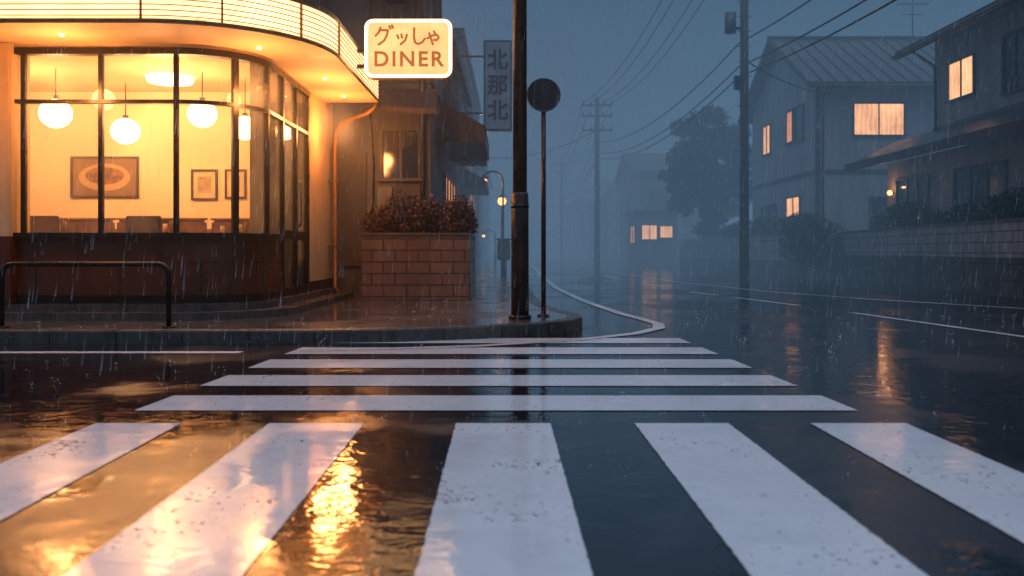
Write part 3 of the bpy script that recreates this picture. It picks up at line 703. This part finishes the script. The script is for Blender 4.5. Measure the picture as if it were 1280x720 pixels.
def wallseg(par,name,a,b,z0,z1,th,mat):
    sweep(name,[a,b],0,-th,z0,z1,mat,par)
BW=empty('block_wall')
wallseg(BW,'retaining_base',(9.95,27.0),(8.2,9.0),0,.72,.3,M['retaining'])
wallseg(BW,'block_courses',(9.98,27.0),(8.23,9.0),.72,1.36,.16,M['blockwall'])
wallseg(BW,'coping',(9.96,27.02),(8.21,8.98),1.362,1.42,.20,M['kerb'])
BW2=empty('block_wall')
wallseg(BW2,'block_courses',(8.6,46),(9.5,29.5),.5,1.36,.16,M['blockwall']); wallseg(BW2,'retaining_base',(8.57,46),(9.47,29.5),0,.5,.24,M['retaining'])
wallseg(BW2,'coping',(8.58,46.02),(9.48,29.48),1.362,1.42,.2,M['kerb'])
hb=[]
for i in range(60):
    t=random.random(); y=10+16*t; x=8.75+(y-9)*.097+random.uniform(0,.5); hb.append((x+.2,y,random.uniform(1.35,1.85),.4,.5,random.uniform(.2,.4)))
HG=empty('hedge'); leaves('hedge_foliage',hb,22000,.075,M['hedge'],HG)
hb=[]
for i in range(26): hb.append((random.uniform(9.2,10.9),random.uniform(27.4,29.6),random.uniform(.3,1.7),.5,.5,.45))
for i in range(30): hb.append((random.uniform(9.5,10.1),random.uniform(30,44),random.uniform(1.2,1.9),.4,.6,.35))
HG2=empty('garden_bushes'); leaves('bush_foliage',hb,18000,.09,M['hedge'],HG2)
T=empty('tree'); tx,ty=9.5,43
tube('trunk',[(tx,ty,0),(tx+.1,ty,1.5),(tx-.05,ty,3.2),(tx,ty,5)],.2,M['bark'],T,12,radii=[.26,.2,.16,.09])
tb=[]
for i in range(16):
    a=random.uniform(0,6.28); z=random.uniform(3.0,7.0); r=random.uniform(.6,1.8)*(1-.35*abs(z-4.6)/2.6)
    e=(tx+r*math.cos(a),ty+r*math.sin(a),z); s=(tx,ty,max(1.6,min(4.8,z-1.1)))
    tube('limb',[s,((s[0]+e[0])/2,(s[1]+e[1])/2,(s[2]+e[2])/2+.15),e],.05,M['bark'],T,6,radii=[.09,.05,.02])
    tb.append((*e,random.uniform(.5,.8),random.uniform(.5,.9),random.uniform(.4,.7)))
for i in range(95):
    while True:
        p=[random.uniform(-1,1) for _ in range(3)]
        if sum(q*q for q in p)<1: break
    wz=1.0 if p[2]<.1 else 1-.45*p[2]
    tb.append((tx+p[0]*2.15*wz,ty+p[1]*2*wz,4.6+p[2]*3.2,random.uniform(.3,.6),random.uniform(.3,.6),random.uniform(.25,.5)))
leaves('crown',tb,34000,.12,M['leaf'],T)
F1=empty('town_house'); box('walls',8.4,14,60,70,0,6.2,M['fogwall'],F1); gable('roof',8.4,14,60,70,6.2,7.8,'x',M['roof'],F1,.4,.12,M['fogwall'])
window(F1,'y',9.2,10.4,3.8,4.9,60,-1,'darkglass')
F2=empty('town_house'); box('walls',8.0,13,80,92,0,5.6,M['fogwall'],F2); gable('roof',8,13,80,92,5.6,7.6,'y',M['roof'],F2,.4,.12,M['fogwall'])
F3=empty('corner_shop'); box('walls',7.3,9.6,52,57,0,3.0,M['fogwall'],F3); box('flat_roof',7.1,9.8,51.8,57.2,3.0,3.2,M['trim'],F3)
window(F3,'y',7.55,8.4,1.5,2.3,52,-1,'lit',1); window(F3,'y',8.6,9.3,1.6,2.25,52,-1,'lit',0); window(F3,'x',53,55,1.3,2.3,7.3,-1,'litdim',1)
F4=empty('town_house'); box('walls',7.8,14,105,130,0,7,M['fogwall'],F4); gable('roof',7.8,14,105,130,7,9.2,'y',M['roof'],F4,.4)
mb=[]
for i in range(60): mb.append((random.uniform(-30,45),random.uniform(170,190),random.uniform(0,6),5,4,random.uniform(2,4)))
leaves('distant_trees',mb,9000,1.2,M['leaf'])

# ------------------------------------------------------------ rain and splashes
def rain():
    n=9000; V=[];F=[]
    for i in range(n):
        y=3.2+19*random.random()**.8; half=.62*y+.5; x=random.uniform(-half,half); z=random.uniform(.15,.8+.45*y)
        if x<-2.75 and y>9.45: continue
        if x<-1.95 and y>8.65 and z>3.0: continue
        L=random.uniform(.05,.15); w=random.uniform(.0005,.0010)*(.65+.075*y); tx=.10*L+random.gauss(0,.01*L)
        o=len(V)
        for k in range(3):
            a=k*2.094; V.append((x+w*math.cos(a),y+w*math.sin(a),z))
        V.append((x+tx,y,z+L))
        F+=[(o,o+1,o+3),(o+1,o+2,o+3),(o+2,o,o+3)]
    t=NT('rain_water'); b=t.bsdf(C(.8,.84,.88),.2,spec=.8)
    return mesh_obj('rain',V,F,t.m),t.m
R,rm=rain()
bm=bmesh.new()
def drop(p,r,s=1):
    m=Matrix.Translation(p)@Matrix.Diagonal((r,r,r*s,1)); bmesh.ops.create_icosphere(bm,subdivisions=1,radius=1,matrix=m)
for i in range(240):
    y=random.uniform(3.2,13); x=random.uniform(-.6*y,.6*y); z=.004
    if y>8: z=.13 if x<.5 else .004
    if x<-2.7 and y>9.3: continue
    big=random.random()<.12; R0=random.uniform(.02,.04)*(1.5 if big else 1)
    for k in range(random.randint(3,10 if big else 5)):
        a=random.uniform(0,6.28); h=random.uniform(.0,.09 if big else .03)
        drop(Vector((x+R0*math.cos(a)*(.4+h*6),y+R0*math.sin(a)*(.4+h*6),z+h)),random.uniform(.0010,.0023)*(y/7+.3),random.uniform(1,2.5))
for (sx_,sy_) in [(2.05,8.0),(2.6,7.3),(2.1,9.9),(-1.7,8.0)]:
    for k in range(20):
        a=random.uniform(0,6.28); h=random.uniform(0,.2)*random.random()
        drop(Vector((sx_+.07*math.cos(a)*(.3+h*5),sy_+.07*math.sin(a)*(.3+h*5),.005+h)),random.uniform(.0015,.0032),random.uniform(1.5,5))
bm_obj('rain_splashes',bm,rm,None,True)

# ------------------------------------------------------------ mist (volumes)
mist=box('mist',-120,120,14.6,260,-1,13,None)
t=NT('mist_volume'); ab=t.n('ShaderNodeVolumeAbsorption'); ab.inputs[0].default_value=C(0,0,0); ab.inputs[1].default_value=.025
em=t.n('ShaderNodeEmission'); em.inputs[0].default_value=C(.088,.160,.248); em.inputs[1].default_value=.025  # mist glow put in as emission, standing in for scattered skylight
ad=t.n('ShaderNodeAddShader'); t.l(ab.outputs[0],ad.inputs[0]); t.l(em.outputs[0],ad.inputs[1]); t.l(ad.outputs[0],t.out.inputs['Volume'])
mist.data.materials.append(t.m)
haze=box('rain_haze',-9,2,7.5,14.55,-.2,5.2,None)
t=NT('rain_haze_volume'); vs_=t.n('ShaderNodeVolumeScatter'); vs_.inputs['Color'].default_value=C(1,1,1); vs_.inputs['Density'].default_value=.014; vs_.inputs['Anisotropy'].default_value=.82
t.l(vs_.outputs[0],t.out.inputs['Volume']); haze.data.materials.append(t.m)
for mm in (mist,haze):
    try: mm.data.materials[0].cycles.homogeneous_volume=True
    except Exception: pass

# ------------------------------------------------------------ sky + light
w=bpy.data.worlds.new('World'); scene.world=w; w.use_nodes=True; nt=w.node_tree; nt.nodes.clear()
out=nt.nodes.new('ShaderNodeOutputWorld'); bg=nt.nodes.new('ShaderNodeBackground'); sky=nt.nodes.new('ShaderNodeTexSky')
sky.sky_type='NISHITA'; sky.sun_disc=False; sky.sun_elevation=math.radians(25); sky.sun_rotation=math.radians(200); sky.dust_density=3; sky.ozone_density=3
hs=nt.nodes.new('ShaderNodeHueSaturation'); hs.inputs['Saturation'].default_value=.35; nt.links.new(sky.outputs[0],hs.inputs['Color'])
tc=nt.nodes.new('ShaderNodeTexCoord'); sx=nt.nodes.new('ShaderNodeSeparateXYZ'); nt.links.new(tc.outputs['Generated'],sx.inputs[0])
cr=nt.nodes.new('ShaderNodeValToRGB'); nt.links.new(sx.outputs[2],cr.inputs[0])
e=cr.color_ramp.elements; e[0].position=0; e[0].color=C(.092,.165,.252); e[1].position=.28; e[1].color=C(.044,.092,.160)
n3=e.new(.5); n3.color=C(.12,.185,.29); n4=e.new(.9); n4.color=C(.28,.37,.53)
ns=nt.nodes.new('ShaderNodeTexNoise'); ns.inputs['Scale'].default_value=2.2; ns.inputs['Detail'].default_value=5
mp=nt.nodes.new('ShaderNodeMapping'); mp.inputs['Scale'].default_value=(1,1,2.5); nt.links.new(tc.outputs['Generated'],mp.inputs[0]); nt.links.new(mp.outputs[0],ns.inputs['Vector'])
mr=nt.nodes.new('ShaderNodeMapRange'); nt.links.new(ns.outputs['Fac'],mr.inputs[0]); mr.inputs[1].default_value=.3; mr.inputs[2].default_value=.7; mr.inputs[3].default_value=.85; mr.inputs[4].default_value=1.15
ml=nt.nodes.new('ShaderNodeVectorMath'); ml.operation='SCALE'; nt.links.new(cr.outputs[0],ml.inputs[0]); nt.links.new(mr.outputs[0],ml.inputs['Scale'])
sc2=nt.nodes.new('ShaderNodeVectorMath'); sc2.operation='MULTIPLY'; nt.links.new(hs.outputs[0],sc2.inputs[0]); sc2.inputs[1].default_value=(.0006,.0008,.0010)
ad2=nt.nodes.new('ShaderNodeVectorMath'); ad2.operation='ADD'; nt.links.new(ml.outputs[0],ad2.inputs[0]); nt.links.new(sc2.outputs[0],ad2.inputs[1])
nt.links.new(ad2.outputs[0],bg.inputs[0]); bg.inputs[1].default_value=1; nt.links.new(bg.outputs[0],out.inputs[0])
sl_=bpy.data.lights.new('sun','SUN'); sl_.energy=.7; sl_.angle=math.radians(60); sl_.color=(.68,.80,1)
so=bpy.data.objects.new('sun',sl_); so.rotation_euler=(math.radians(22),0,math.radians(15)); col.objects.link(so)

# ------------------------------------------------------------ camera
cam=bpy.data.cameras.new('camera'); co=bpy.data.objects.new('camera',cam); col.objects.link(co); scene.camera=co
co.location=(0,0,.85); co.rotation_euler=(math.radians(90),0,0); cam.sensor_width=36; cam.lens=31.5; cam.shift_y=-.0367
cam.clip_end=1500; cam.dof.use_dof=True; cam.dof.focus_distance=9; cam.dof.aperture_fstop=2.0
